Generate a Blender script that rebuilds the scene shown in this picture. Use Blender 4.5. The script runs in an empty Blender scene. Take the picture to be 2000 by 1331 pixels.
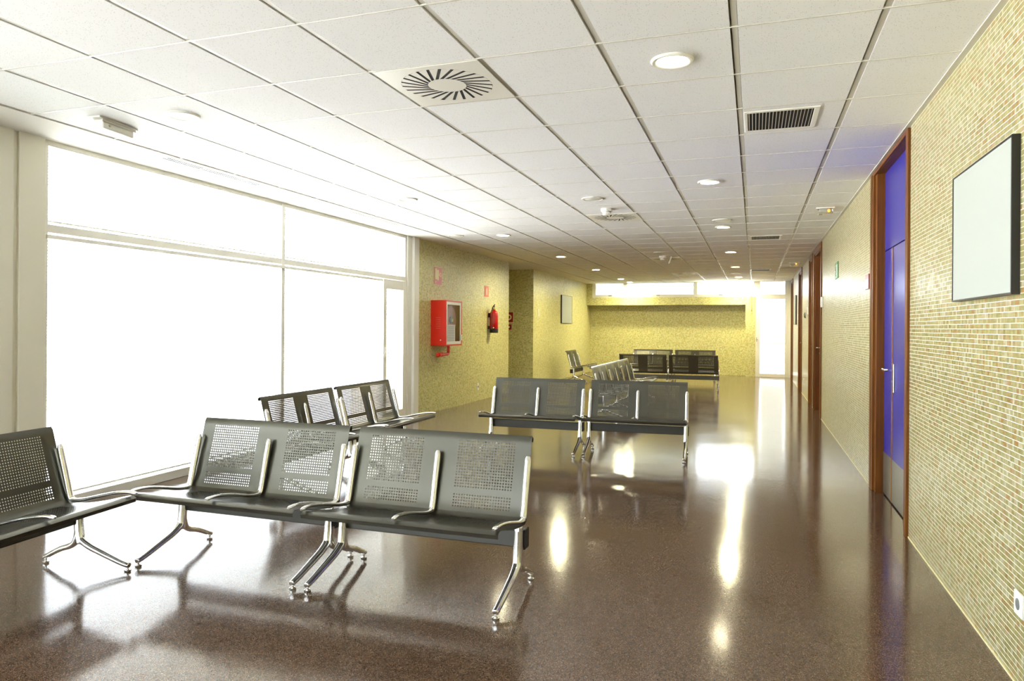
import bpy, bmesh, math, random
from mathutils import Vector, Matrix
random.seed(7)
PI = math.pi
S = bpy.context.scene
COL = S.collection

# ------------------------------------------------------------------ camera
CAM_H = 1.345
CEIL = 2.664
YAW, ROLL, FPX, CY = 0.3285, 0.0065, 1389.0, 639.14
cam_data = bpy.data.cameras.new('camera')
cam = bpy.data.objects.new('camera', cam_data)
COL.objects.link(cam)
_f = Vector((-math.sin(YAW), math.cos(YAW), 0)); _r = Vector((math.cos(YAW), math.sin(YAW), 0)); _u = Vector((0, 0, 1))
_r2 = _r * math.cos(ROLL) + _u * math.sin(ROLL); _u2 = -_r * math.sin(ROLL) + _u * math.cos(ROLL)
_m = Matrix((_r2, _u2, -_f)).transposed().to_4x4()
_m.translation = Vector((0, 0, CAM_H))
cam.matrix_world = _m
cam_data.sensor_width = 36.0
cam_data.lens = FPX / 2000 * 36.0
cam_data.shift_y = -(665.5 - CY) / 2000
cam_data.clip_start = 0.05
S.camera = cam

# ------------------------------------------------------------------ light
SKY_STRENGTH = 7.0
LAMP_STRENGTH = 45.0
FAR_LAMP_STRENGTH = 470.0
END_LAMP_STRENGTH = 340.0
sun_data = bpy.data.lights.new('sun', 'SUN'); sun_data.energy = 34.0; sun_data.angle = math.radians(1.0); sun_data.color = (0.96, 0.97, 1.0)
sun = bpy.data.objects.new('sun', sun_data); COL.objects.link(sun)
sun.rotation_euler = Vector((-0.62, 0.12, -0.78)).to_track_quat('-Z', 'Y').to_euler()   # stands behind the building
w = bpy.data.worlds.new('world'); S.world = w; w.use_nodes = True
bg = w.node_tree.nodes['Background']
bg.inputs['Color'].default_value = (0.86, 0.95, 1.06, 1)
bg.inputs['Strength'].default_value = SKY_STRENGTH
S.view_settings.view_transform = 'Standard'
S.view_settings.look = 'None'
S.view_settings.exposure = 1.24
S.view_settings.gamma = 1.0
S.view_settings.use_curve_mapping = False
S.cycles.max_bounces = 12
S.cycles.diffuse_bounces = 6
S.cycles.glossy_bounces = 5
S.cycles.transparent_max_bounces = 12
S.cycles.sample_clamp_indirect = 8.0
S.cycles.caustics_reflective = False
S.cycles.caustics_refractive = False

# ------------------------------------------------------------------ materials
def lin(c):
    return tuple(((v / 255) / 12.92 if v / 255 <= 0.04045 else ((v / 255 + 0.055) / 1.055) ** 2.4) for v in c) + (1,)

def mat(name, rgb, rough=0.5, metal=0.0, spec=0.5, coat=0.0):
    m = bpy.data.materials.new(name); m.use_nodes = True
    b = m.node_tree.nodes['Principled BSDF']
    b.inputs['Base Color'].default_value = lin(rgb)
    b.inputs['Roughness'].default_value = rough
    b.inputs['Metallic'].default_value = metal
    b.inputs['Specular IOR Level'].default_value = spec
    b.inputs['Coat Weight'].default_value = coat
    return m

def nodes_of(m): return m.node_tree.nodes, m.node_tree.links, m.node_tree.nodes['Principled BSDF']

def M_(N, L, op, a, b=None, c=None):
    n = N.new('ShaderNodeMath'); n.operation = op
    for k, v in enumerate((a, b, c)):
        if v is None: continue
        if isinstance(v, (int, float)): n.inputs[k].default_value = v
        else: L.new(v, n.inputs[k])
    return n.outputs[0]

def ramp(N, L, fac, stops, interp='LINEAR'):
    r = N.new('ShaderNodeValToRGB'); r.color_ramp.interpolation = interp
    e = r.color_ramp.elements
    while len(e) > len(stops): e.remove(e[-1])
    while len(e) < len(stops): e.new(0.5)
    for k, (p, c) in enumerate(stops):
        e[k].position = p; e[k].color = c if len(c) == 4 else lin(c)
    L.new(fac, r.inputs[0]); return r.outputs[0]

def mixc(N, L, fac, a, b, mode='MIX'):
    n = N.new('ShaderNodeMix'); n.data_type = 'RGBA'; n.blend_type = mode
    for sock, v in ((n.inputs[0], fac), (n.inputs[6], a), (n.inputs[7], b)):
        if isinstance(v, (int, float)): sock.default_value = v
        elif isinstance(v, tuple): sock.default_value = v
        else: L.new(v, sock)
    return n.outputs[2]

def noisy(m, scale, amount, rgb2, detail=3, rough_var=0.0):
    """soft variation of the base colour in object space"""
    N, L, b = nodes_of(m)
    tc = N.new('ShaderNodeTexCoord'); nz = N.new('ShaderNodeTexNoise')
    nz.inputs['Scale'].default_value = scale; nz.inputs['Detail'].default_value = detail
    L.new(tc.outputs['Object'], nz.inputs['Vector'])
    base = tuple(b.inputs['Base Color'].default_value)
    f = M_(N, L, 'MULTIPLY', nz.outputs['Fac'], amount)
    L.new(mixc(N, L, f, base, lin(rgb2)), b.inputs['Base Color'])
    if rough_var:
        r0 = b.inputs['Roughness'].default_value
        L.new(M_(N, L, 'MULTIPLY_ADD', nz.outputs['Fac'], rough_var, r0 - rough_var / 2), b.inputs['Roughness'])
    return m

def mosaic(name, axis, greener=False):
    m = mat(name, (200, 190, 140), 0.28)
    N, L, b = nodes_of(m)
    g = N.new('ShaderNodeNewGeometry'); sx = N.new('ShaderNodeSeparateXYZ'); L.new(g.outputs['Position'], sx.inputs[0])
    P = 0.0225
    u = M_(N, L, 'DIVIDE', sx.outputs[axis], P); v = M_(N, L, 'DIVIDE', sx.outputs['Z'], P)
    fu, fv = M_(N, L, 'FLOOR', u), M_(N, L, 'FLOOR', v)
    du, dv = M_(N, L, 'FRACT', u), M_(N, L, 'FRACT', v)
    cu, cv = M_(N, L, 'ABSOLUTE', M_(N, L, 'SUBTRACT', du, 0.5)), M_(N, L, 'ABSOLUTE', M_(N, L, 'SUBTRACT', dv, 0.5))
    gu = M_(N, L, 'GREATER_THAN', cu, 0.465); gv = M_(N, L, 'GREATER_THAN', cv, 0.437)
    grout = M_(N, L, 'MAXIMUM', M_(N, L, 'MULTIPLY', gu, 0.8), gv)
    cx = N.new('ShaderNodeCombineXYZ'); L.new(fu, cx.inputs[0]); L.new(fv, cx.inputs[1])
    wn = N.new('ShaderNodeTexWhiteNoise'); wn.noise_dimensions = '2D'; L.new(cx.outputs[0], wn.inputs['Vector'])
    # thin vertical streaks inside each tile
    streak = N.new('ShaderNodeTexNoise'); streak.inputs['Scale'].default_value = 1.0; streak.inputs['Detail'].default_value = 1
    cs = N.new('ShaderNodeCombineXYZ')
    L.new(M_(N, L, 'MULTIPLY', u, 3.2), cs.inputs[0]); L.new(M_(N, L, 'MULTIPLY', fv, 7.3), cs.inputs[1])
    L.new(cs.outputs[0], streak.inputs['Vector'])
    if greener:
        st = [(0.0, (160, 166, 112)), (0.25, (214, 210, 146)), (0.5, (196, 192, 118)), (0.72, (220, 218, 168)), (0.88, (190, 166, 98)), (1.0, (152, 164, 108))]
    else:
        st = [(0.0, (138, 134, 82)), (0.25, (168, 160, 112)), (0.5, (140, 138, 86)), (0.72, (184, 182, 152)), (0.87, (156, 118, 66)), (1.0, (150, 150, 96))]
    tile = ramp(N, L, wn.outputs['Value'], st)
    f2 = M_(N, L, 'MULTIPLY', M_(N, L, 'SUBTRACT', streak.outputs['Fac'], 0.42), 2.2)
    f2n = N.new('ShaderNodeClamp'); L.new(f2, f2n.inputs[0])
    tile = mixc(N, L, M_(N, L, 'MULTIPLY', f2n.outputs[0], 0.5), tile, lin((148, 116, 66) if not greener else (170, 160, 80)))
    tile = mixc(N, L, M_(N, L, 'MULTIPLY', gu, 0.75), tile, lin((150, 136, 92) if not greener else (176, 168, 112)))
    col = mixc(N, L, gv, tile, lin((232, 230, 208) if not greener else (232, 226, 178)))
    L.new(col, b.inputs['Base Color'])
    L.new(M_(N, L, 'MULTIPLY_ADD', grout, 0.45, 0.30), b.inputs['Roughness']); b.inputs['Specular IOR Level'].default_value = 0.28
    bp = N.new('ShaderNodeBump'); bp.inputs['Strength'].default_value = 0.35; bp.inputs['Distance'].default_value = 0.0015
    hgt = M_(N, L, 'ADD', M_(N, L, 'SUBTRACT', 1.0, grout), M_(N, L, 'MULTIPLY', streak.outputs['Fac'], 0.4))
    L.new(hgt, bp.inputs['Height'])
    # every glass tile sits at a slightly different tilt
    wc = N.new('ShaderNodeVectorMath'); wc.operation = 'SUBTRACT'; L.new(wn.outputs['Color'], wc.inputs[0]); wc.inputs[1].default_value = (0.5, 0.5, 0.5)
    wsx = N.new('ShaderNodeVectorMath'); wsx.operation = 'SCALE'; L.new(wc.outputs[0], wsx.inputs[0]); wsx.inputs['Scale'].default_value = 0.10
    wa = N.new('ShaderNodeVectorMath'); wa.operation = 'ADD'; L.new(bp.outputs[0], wa.inputs[0]); L.new(wsx.outputs[0], wa.inputs[1])
    wn2 = N.new('ShaderNodeVectorMath'); wn2.operation = 'NORMALIZE'; L.new(wa.outputs[0], wn2.inputs[0])
    L.new(wn2.outputs[0], b.inputs['Normal'])
    return m

def terrazzo():
    m = mat('terrazzo_floor', (112, 88, 74), 0.1)
    N, L, b = nodes_of(m)
    g = N.new('ShaderNodeNewGeometry'); sx = N.new('ShaderNodeSeparateXYZ'); L.new(g.outputs['Position'], sx.inputs[0])
    vo = N.new('ShaderNodeTexVoronoi'); vo.inputs['Scale'].default_value = 380; L.new(g.outputs['Position'], vo.inputs['Vector'])
    sc = N.new('ShaderNodeSeparateColor'); L.new(vo.outputs['Color'], sc.inputs[0])
    chips = ramp(N, L, sc.outputs[0], [(0.0, (68, 53, 42)), (0.32, (82, 64, 51)), (0.6, (94, 73, 59)), (0.8, (103, 81, 66)), (0.92, (124, 101, 85)), (1.0, (146, 126, 110))])
    # slabs: slightly different tone per slab and a hairline joint
    PX, PY = 0.6, 0.6
    u = M_(N, L, 'DIVIDE', M_(N, L, 'ADD', sx.outputs['X'], 20.05), PX)
    v = M_(N, L, 'DIVIDE', M_(N, L, 'ADD', sx.outputs['Y'], 20.0), PY)
    fu, fv = M_(N, L, 'FLOOR', u), M_(N, L, 'FLOOR', v)
    du, dv = M_(N, L, 'FRACT', u), M_(N, L, 'FRACT', v)
    j = M_(N, L, 'MAXIMUM', M_(N, L, 'GREATER_THAN', M_(N, L, 'ABSOLUTE', M_(N, L, 'SUBTRACT', du, 0.5)), 0.4985),
           M_(N, L, 'GREATER_THAN', M_(N, L, 'ABSOLUTE', M_(N, L, 'SUBTRACT', dv, 0.5)), 0.4985))
    cx = N.new('ShaderNodeCombineXYZ'); L.new(fu, cx.inputs[0]); L.new(fv, cx.inputs[1])
    wn = N.new('ShaderNodeTexWhiteNoise'); wn.noise_dimensions = '2D'; L.new(cx.outputs[0], wn.inputs['Vector'])
    tone = M_(N, L, 'MULTIPLY_ADD', wn.outputs['Value'], 0.12, 0.94)
    tv = N.new('ShaderNodeCombineColor')
    for k in range(3): L.new(tone, tv.inputs[k])
    col = mixc(N, L, 1.0, chips, tv.outputs[0], 'MULTIPLY')
    col = mixc(N, L, M_(N, L, 'MULTIPLY', j, 0.55), col, lin((60, 48, 40)))
    L.new(col, b.inputs['Base Color'])
    nz = N.new('ShaderNodeTexNoise'); nz.inputs['Scale'].default_value = 2.2; nz.inputs['Detail'].default_value = 4
    L.new(g.outputs['Position'], nz.inputs['Vector'])
    L.new(M_(N, L, 'MULTIPLY_ADD', nz.outputs['Fac'], 0.10, 0.075), b.inputs['Roughness'])
    b.inputs['Specular IOR Level'].default_value = 0.68
    n2 = N.new('ShaderNodeTexNoise'); n2.inputs['Scale'].default_value = 6.0; n2.inputs['Detail'].default_value = 2
    L.new(g.outputs['Position'], n2.inputs['Vector'])
    bp = N.new('ShaderNodeBump'); bp.inputs['Strength'].default_value = 0.05; bp.inputs['Distance'].default_value = 0.01
    L.new(n2.outputs['Fac'], bp.inputs['Height']); L.new(bp.outputs[0], b.inputs['Normal'])
    return m

def ceiling_tile():
    m = mat('mineral_tile', (240, 240, 240), 0.85, spec=0.2)
    N, L, b = nodes_of(m)
    g = N.new('ShaderNodeNewGeometry')
    mp = N.new('ShaderNodeMapping'); mp.inputs['Scale'].default_value = (1, 0.75, 1); L.new(g.outputs['Position'], mp.inputs['Vector'])
    vo = N.new('ShaderNodeTexVoronoi'); vo.inputs['Scale'].default_value = 125; L.new(mp.outputs[0], vo.inputs['Vector'])
    sc = N.new('ShaderNodeSeparateColor'); L.new(vo.outputs['Color'], sc.inputs[0])
    dot = M_(N, L, 'MULTIPLY', M_(N, L, 'LESS_THAN', vo.outputs['Distance'], 0.20), M_(N, L, 'GREATER_THAN', sc.outputs[0], 0.45))
    nz = N.new('ShaderNodeTexNoise'); nz.inputs['Scale'].default_value = 1.2; L.new(g.outputs['Position'], nz.inputs['Vector'])
    base = mixc(N, L, nz.outputs['Fac'], lin((241, 241, 240)), lin((236, 236, 235)))
    L.new(mixc(N, L, M_(N, L, 'MULTIPLY', dot, 0.6), base, lin((140, 134, 122))), b.inputs['Base Color'])
    return m

def wood(name, a, c):
    m = mat(name, a, 0.42, spec=0.3)
    N, L, b = nodes_of(m)
    tc = N.new('ShaderNodeTexCoord'); mp = N.new('ShaderNodeMapping'); mp.inputs['Scale'].default_value = (30, 30, 1.6)
    L.new(tc.outputs['Object'], mp.inputs['Vector'])
    nz = N.new('ShaderNodeTexNoise'); nz.inputs['Scale'].default_value = 1.4; nz.inputs['Detail'].default_value = 5
    L.new(mp.outputs[0], nz.inputs['Vector'])
    L.new(ramp(N, L, nz.outputs['Fac'], [(0.3, a), (0.7, c)]), b.inputs['Base Color'])
    return m

def emit(name, rgb, strength):
    m = bpy.data.materials.new(name); m.use_nodes = True
    N, L = m.node_tree.nodes, m.node_tree.links
    N.remove(N['Principled BSDF'])
    e = N.new('ShaderNodeEmission'); e.inputs[0].default_value = rgb + (1,); e.inputs[1].default_value = strength
    L.new(e.outputs[0], N['Material Output'].inputs[0]); return m

def glass(name, tint=(1, 1, 1), refl=1.0):
    m = bpy.data.materials.new(name); m.use_nodes = True
    N, L = m.node_tree.nodes, m.node_tree.links
    N.remove(N['Principled BSDF'])
    t = N.new('ShaderNodeBsdfTransparent'); t.inputs[0].default_value = tint + (1,)
    gl = N.new('ShaderNodeBsdfGlossy'); gl.inputs['Roughness'].default_value = 0.02
    fr = N.new('ShaderNodeFresnel'); fr.inputs[0].default_value = 1.45
    mx = N.new('ShaderNodeMixShader')
    L.new(M_(N, L, 'MULTIPLY', fr.outputs[0], refl), mx.inputs[0]); L.new(t.outputs[0], mx.inputs[1]); L.new(gl.outputs[0], mx.inputs[2])
    L.new(mx.outputs[0], N['Material Output'].inputs[0]); return m

MOS_Y = mosaic('mosaic_beige', 'Y')
MOS_YG = mosaic('mosaic_green_along', 'Y', True)
MOS_X = mosaic('mosaic_green_across', 'X', True)
FLOOR = terrazzo()
TILE = ceiling_tile()
PLASTER = noisy(mat('ceiling_plaster', (238, 236, 230), 0.8, spec=0.2), 1.5, 0.5, (232, 230, 224))
RUNNER = noisy(mat('white_runner', (206, 203, 190), 0.4), 8, 0.4, (197, 194, 181))
CHANNEL = noisy(mat('channel_paint', (172, 168, 144), 0.5), 8, 0.5, (160, 156, 132))
WHITE = noisy(mat('white_aluminium', (232, 230, 220), 0.35), 3, 0.4, (224, 222, 210))
CREAM = noisy(mat('cream_panel', (226, 222, 204), 0.4), 2, 0.4, (218, 214, 196))
SHEET = noisy(mat('grey_coated_steel', (87, 86, 77), 0.28, metal=0.7, spec=0.6), 6, 0.4, (81, 80, 71))
BEAMM = noisy(mat('dark_grey_steel', (74, 72, 64), 0.42, metal=0.3), 8, 0.4, (64, 62, 56))
CHROME = noisy(mat('polished_aluminium', (238, 238, 234), 0.12, metal=1.0), 10, 0.4, (224, 224, 220), rough_var=0.04)
RUBBER = noisy(mat('black_rubber', (24, 24, 22), 0.6), 20, 0.5, (34, 34, 32))
WOOD = wood('stained_beech', (122, 70, 10), (92, 50, 5))
WOODL = wood('pale_edge_band', (176, 126, 86), (150, 100, 62))
BLUE = noisy(mat('blue_laminate', (52, 50, 146), 0.30, spec=0.3), 3, 0.4, (47, 45, 137))
STEEL = noisy(mat('brushed_steel', (168, 166, 154), 0.34, metal=0.9), 30, 0.4, (150, 148, 136), rough_var=0.1)
PLASTIC = noisy(mat('white_plastic', (236, 234, 224), 0.35), 10, 0.3, (228, 226, 214))
RED = noisy(mat('red_enamel', (214, 34, 10), 0.32), 4, 0.4, (202, 28, 8))
DRED = noisy(mat('extinguisher_red', (196, 22, 26), 0.25, coat=0.4), 4, 0.4, (180, 18, 22))
SIGNRED = noisy(mat('sign_red', (206, 52, 52), 0.3), 8, 0.4, (196, 46, 46))
SIGNPINK = noisy(mat('sheen_paled_red', (214, 112, 92), 0.45), 8, 0.4, (206, 104, 86))  # sheen that pales the extinguisher sign is put into this pink
SIGNCREAM = noisy(mat('sign_cream', (236, 226, 176), 0.4), 8, 0.4, (228, 218, 168))
GREEN = noisy(mat('sign_green', (46, 132, 66), 0.35), 8, 0.4, (40, 122, 60))
BLACK = noisy(mat('black_frame', (20, 18, 16), 0.35), 10, 0.4, (30, 28, 24))
DARK = noisy(mat('duct_dark', (22, 20, 16), 0.8), 10, 0.4, (34, 30, 24))
BOARD = noisy(mat('blank_board', (172, 177, 168), 0.5, spec=0.3), 2, 0.3, (168, 173, 164))
BRASS = noisy(mat('brass', (196, 160, 70), 0.3, metal=0.9), 10, 0.3, (180, 144, 60))
BLIND = noisy(mat('blind_slat', (236, 234, 222), 0.5), 4, 0.3, (228, 226, 212))
HOSE = noisy(mat('pink_hose', (216, 120, 104), 0.5), 20, 0.4, (204, 104, 88))
GREYP = noisy(mat('grey_plastic', (120, 124, 122), 0.5), 10, 0.4, (108, 112, 110))
PAPER = noisy(mat('paper_sheet', (206, 204, 206), 0.6), 6, 0.4, (196, 194, 198))
PAVING = noisy(mat('pale_paving', (214, 212, 206), 0.8), 0.8, 0.5, (200, 198, 190))
def blind_closed():
    m = mat('translucent_blind', (226, 227, 222), 0.6)
    N, L, b = nodes_of(m)
    t = N.new('ShaderNodeBsdfTranslucent'); t.inputs[0].default_value = (0.95, 0.96, 0.95, 1)
    mx = N.new('ShaderNodeMixShader'); mx.inputs[0].default_value = 0.02
    L.new(b.outputs[0], mx.inputs[1]); L.new(t.outputs[0], mx.inputs[2]); L.new(mx.outputs[0], N['Material Output'].inputs[0]); return m
BLINDC = blind_closed()
GLASS = glass('window_glass')
CGLASS = glass('cabinet_glass', (0.96, 0.98, 0.96))
LAMP = emit('warm_lamp', (1.0, 0.90, 0.60), LAMP_STRENGTH)
LAMP_FAR = emit('deep_warm_lamp', (1.0, 0.92, 0.58), FAR_LAMP_STRENGTH)
LAMP_END = emit('end_warm_lamp', (1.0, 0.92, 0.58), END_LAMP_STRENGTH)
LAMP_OFF = emit('dim_lamp', (1.0, 0.95, 0.85), 1.4)
ORANGE = emit('orange_pilot_lamp', (1.0, 0.30, 0.04), 2.2)

# ------------------------------------------------------------------ mesh helpers
def bm_new(): return bmesh.new()

def box(bm, x0, x1, y0, y1, z0, z1, mi=0):
    v = [bm.verts.new(p) for p in ((x0, y0, z0), (x1, y0, z0), (x1, y1, z0), (x0, y1, z0), (x0, y0, z1), (x1, y0, z1), (x1, y1, z1), (x0, y1, z1))]
    for f in ((0, 3, 2, 1), (4, 5, 6, 7), (0, 1, 5, 4), (1, 2, 6, 5), (2, 3, 7, 6), (3, 0, 4, 7)):
        bm.faces.new([v[i] for i in f]).material_index = mi
    return v

def cyl(bm, c, r, h, axis='z', n=24, r2=None, cap=True):
    """cylinder / cone starting at c and running h along axis"""
    r2 = r if r2 is None else r2
    A = {'x': Vector((1, 0, 0)), 'y': Vector((0, 1, 0)), 'z': Vector((0, 0, 1))}[axis]
    U = {'x': Vector((0, 1, 0)), 'y': Vector((0, 0, 1)), 'z': Vector((1, 0, 0))}[axis]; V = A.cross(U)
    c = Vector(c); a = []; b = []
    for k in range(n):
        d = U * math.cos(2 * PI * k / n) + V * math.sin(2 * PI * k / n)
        a.append(bm.verts.new(c + d * r)); b.append(bm.verts.new(c + A * h + d * r2))
    for k in range(n): bm.faces.new((a[k], a[(k + 1) % n], b[(k + 1) % n], b[k]))
    if cap: bm.faces.new(a[::-1]); bm.faces.new(b)

def lathe(bm, prof, c=(0, 0, 0), n=32, axis='z'):
    """prof = [(r, h)]; r=0 closes to a point"""
    c = Vector(c); A = {'x': Vector((1, 0, 0)), 'y': Vector((0, 1, 0)), 'z': Vector((0, 0, 1))}[axis]
    U = {'x': Vector((0, 1, 0)), 'y': Vector((0, 0, 1)), 'z': Vector((1, 0, 0))}[axis]; V = A.cross(U)
    rings = []
    for r, h in prof:
        if r < 1e-6: rings.append([bm.verts.new(c + A * h)])
        else: rings.append([bm.verts.new(c + A * h + (U * math.cos(2 * PI * k / n) + V * math.sin(2 * PI * k / n)) * r) for k in range(n)])
    for a, b in zip(rings, rings[1:]):
        for k in range(n):
            k2 = (k + 1) % n
            if len(a) == 1 and len(b) == 1: continue
            if len(a) == 1: bm.faces.new((a[0], b[k2], b[k]))
            elif len(b) == 1: bm.faces.new((a[k], a[k2], b[0]))
            else: bm.faces.new((a[k], a[k2], b[k2], b[k]))

def catmull(pts, sub=6):
    P = [Vector(p) for p in pts]; out = []
    P = [2 * P[0] - P[1]] + P + [2 * P[-1] - P[-2]]
    for i in range(1, len(P) - 2):
        for k in range(sub):
            t = k / sub
            out.append(0.5 * ((2 * P[i]) + (P[i + 1] - P[i - 1]) * t + (2 * P[i - 1] - 5 * P[i] + 4 * P[i + 1] - P[i + 2]) * t * t
                              + (3 * P[i] - P[i - 1] - 3 * P[i + 1] + P[i + 2]) * t ** 3))
    out.append(P[-2]); return out

def tube(bm, pts, rad, n=12, side=None, flat=1.0):
    """sweep an ellipse (rad along 'side', rad*flat across it) along pts; rad may be a list"""
    pts = [Vector(p) for p in pts]; R = rad if isinstance(rad, (list, tuple)) else [rad] * len(pts)
    F = flat if isinstance(flat, (list, tuple)) else [flat] * len(pts)
    rings = []; prev = None
    for i, p in enumerate(pts):
        t = (pts[min(i + 1, len(pts) - 1)] - pts[max(i - 1, 0)]).normalized()
        if side is not None: s = Vector(side)
        elif prev is None: s = t.orthogonal()
        else: s = prev
        s = (s - t * s.dot(t)).normalized(); prev = s; q = t.cross(s)
        rings.append([bm.verts.new(p + (s * math.cos(2 * PI * k / n) + q * math.sin(2 * PI * k / n) * F[i]) * R[i]) for k in range(n)])
    for a, b in zip(rings, rings[1:]):
        for k in range(n): bm.faces.new((a[k], a[(k + 1) % n], b[(k + 1) % n], b[k]))
    bm.faces.new(rings[0][::-1]); bm.faces.new(rings[-1])

def obj(name, bm, m, parent=None, smooth=False, bevel=0.0, seg=2, recalc=True):
    if recalc: bmesh.ops.recalc_face_normals(bm, faces=bm.faces)
    me = bpy.data.meshes.new(name); bm.to_mesh(me); bm.free()
    for x in (m if isinstance(m, (list, tuple)) else [m]): me.materials.append(x)
    if smooth:
        for p in me.polygons: p.use_smooth = True
    o = bpy.data.objects.new(name, me); COL.objects.link(o)
    if bevel:
        b = o.modifiers.new('bevel', 'BEVEL'); b.width = bevel; b.segments = seg; b.limit_method = 'ANGLE'; b.angle_limit = 0.6
        if smooth: b.harden_normals = False
    if smooth:
        # keep real corners crisp
        me.set_sharp_from_angle(angle=0.7)
    if parent is not None: o.parent = parent
    return o

def tag(o, label, cat, group=None):
    o['label'] = label; o['category'] = cat
    if group: o['group'] = group
    return o

def thing(name, label, cat, loc=(0, 0, 0), rz=0.0, group=None):
    o = bpy.data.objects.new(name, None); o.empty_display_size = 0.1; COL.objects.link(o)
    o.location = loc; o.rotation_euler = (0, 0, rz)
    return tag(o, label, cat, group)

def struct(name, bm, m, parent=None, **k):
    o = obj(name, bm, m, parent, **k)
    if parent is None: o['kind'] = 'structure'
    return o

def struct_root(name, loc=(0, 0, 0)):
    o = bpy.data.objects.new(name, None); COL.objects.link(o); o.location = loc; o['kind'] = 'structure'; return o

def dup(root, label, loc, rz=0.0, group=None):
    def cp(o, parent):
        c = o.copy(); COL.objects.link(c); c.parent = parent
        for ch in o.children: cp(ch, c)
        return c
    r = cp(root, None); r.location = loc; r.rotation_euler = (0, 0, rz); r['label'] = label
    if group: r['group'] = group
    return r

# ------------------------------------------------------------------ room shell
XR, XL, YE, YB = 0.95, -4.76, 20.9, -4.5
bm = bm_new(); box(bm, -8.2, 1.6, YB - .2, 21.6, -0.12, 0); struct('floor', bm, FLOOR)
bm = bm_new(); box(bm, -90, -4.99, -60, 21.62, -0.16, -0.06); box(bm, -90, 60, 21.62, 90, -0.16, -0.06); struct('ground', bm, PAVING)

# ceiling: mineral tiles in rows, dark channel between rows, narrow cross bars
GX0, GY0, PXc, PYc = -1.893, 3.253, 0.6, 0.612
CH = 0.034
bm = bm_new()
x_edges = [GX0 + PXc * i for i in range(-4, 5)]
xl_end, xr_end = x_edges[0], x_edges[-1]
for a, b_ in zip(x_edges, x_edges[1:]): box(bm, a + CH / 2, b_ - CH / 2, YB - .2, 20.92, CEIL, CEIL + 0.03)
box(bm, xr_end + CH / 2, XR - 0.028, YB - .2, 20.92, CEIL, CEIL + 0.03)
ceiling = struct('ceiling', bm, TILE)
bm = bm_new()
box(bm, xl_end - CH / 2, XR + .25, YB - .2, 20.95, CEIL + 0.03, CEIL + 0.08)
struct('trim_1', bm, CHANNEL)
bm = bm_new()                               # light rail inside every channel
for x in x_edges: box(bm, x - 0.009, x + CH / 2 - 0.002, YB - .2, 20.92, CEIL + 0.004, CEIL + 0.03)
struct('trim_2', bm, RUNNER)
bm = bm_new()                               # cross bars bridging the channels
j = -13
while GY0 + PYc * j < 20.85:
    y = GY0 + PYc * j
    if y > YB: box(bm, xl_end - CH / 2, XR - 0.028, y - 0.0038, y + 0.0038, CEIL - 0.002, CEIL + 0.028)
    j += 1
box(bm, XR - 0.03, XR + .01, YB - .2, 20.92, CEIL - 0.006, CEIL + 0.03)
struct('trim_3', bm, RUNNER)
bm = bm_new()
box(bm, -4.98, xl_end - CH / 2, YB - .2, 13.75, CEIL - 0.004, CEIL + 0.08)
box(bm, -8.2, xl_end - CH / 2, 13.75, 15.46, CEIL - 0.004, CEIL + 0.08)
box(bm, -4.98, xl_end - CH / 2, 15.46, 20.95, CEIL - 0.004, CEIL + 0.08)
struct('trim_4', bm, PLASTER)

# right wall with door openings (full height)
DOORS = [(5.18, 6.75), (11.52, 12.92), (13.24, 14.05), (16.15, 17.25), (19.75, 20.70)]
bm = bm_new(); y = YB
for a, b_ in DOORS:
    box(bm, XR, XR + .2, y, a, 0, CEIL + .05); y = b_
box(bm, XR, XR + .2, y, YE, 0, CEIL + .05)
struct('wall_right', bm, MOS_Y)
bm = bm_new(); y = YB
for a, b_ in DOORS:
    box(bm, XR - 0.004, XR + .001, y, a, 0, 0.008); y = b_
struct('baseboard_right', bm, SIGNCREAM)

# left walls
bm = bm_new(); box(bm, XL - .2, XL, 9.56, 13.75, 0, CEIL + .05); struct('wall_left', bm, MOS_YG)
bm = bm_new(); box(bm, XL - .05, XL, 15.452, 21.6, 0, CEIL + .05); struct('wall_left_far', bm, MOS_YG)
bm = bm_new(); box(bm, -8.2, XL - .05, 15.45, 15.65, 0, CEIL + .05); struct('wall_alcove', bm, MOS_X)
bm = bm_new(); box(bm, -8.3, -8.1, 13.5, 15.6, 0, CEIL + .05); box(bm, -8.2, XL - .2, 13.55, 13.75, 0, CEIL + .05); struct('wall_alcove_end', bm, CREAM)
# white panelled wall between the window bay and the added one, left of the picture
bm = bm_new()
box(bm, -4.98, -4.74, 2.2, 3.46, 0, CEIL + .05); box(bm, -4.98, -4.74, YB - .2, -4.2, 0, CEIL + .05); box(bm, -4.98, -4.765, 3.45, 3.51, 0, CEIL + .05)
box(bm, -4.98, -4.745, 3.50, 3.69, 0, CEIL + .05)
struct('wall_left_near', bm, CREAM, bevel=0.004)
bm = bm_new(); 
bm = bm_new(); box(bm, -4.98, -4.72, 9.40, 9.565, 0, CEIL + .05); box(bm, -4.98, -4.76, 9.27, 9.41, 0, CEIL + .05); struct('trim_5', bm, WHITE, bevel=0.006)
bm = bm_new(); box(bm, -5, XR + .2, YB - .2, YB, 0, .25); box(bm, -5, XR + .2, YB - .2, YB, 2.55, CEIL + .05)
box(bm, -5, -4.2, YB - .2, YB, .25, 2.55); box(bm, -1.8, XR + .2, YB - .2, YB, .25, 2.55); box(bm, -3.1, -3.0, YB - .2, YB, .25, 2.55)
struct('wall_back', bm, CREAM)
bm = bm_new(); bm.faces.new([bm.verts.new(p) for p in ((-4.2, YB - .1, .25), (-1.8, YB - .1, .25), (-1.8, YB - .1, 2.55), (-4.2, YB - .1, 2.55))]); struct('added_window_3', bm, GLASS, recalc=False)  # unseen window, added to bring daylight onto bench fronts and near ceiling

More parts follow.
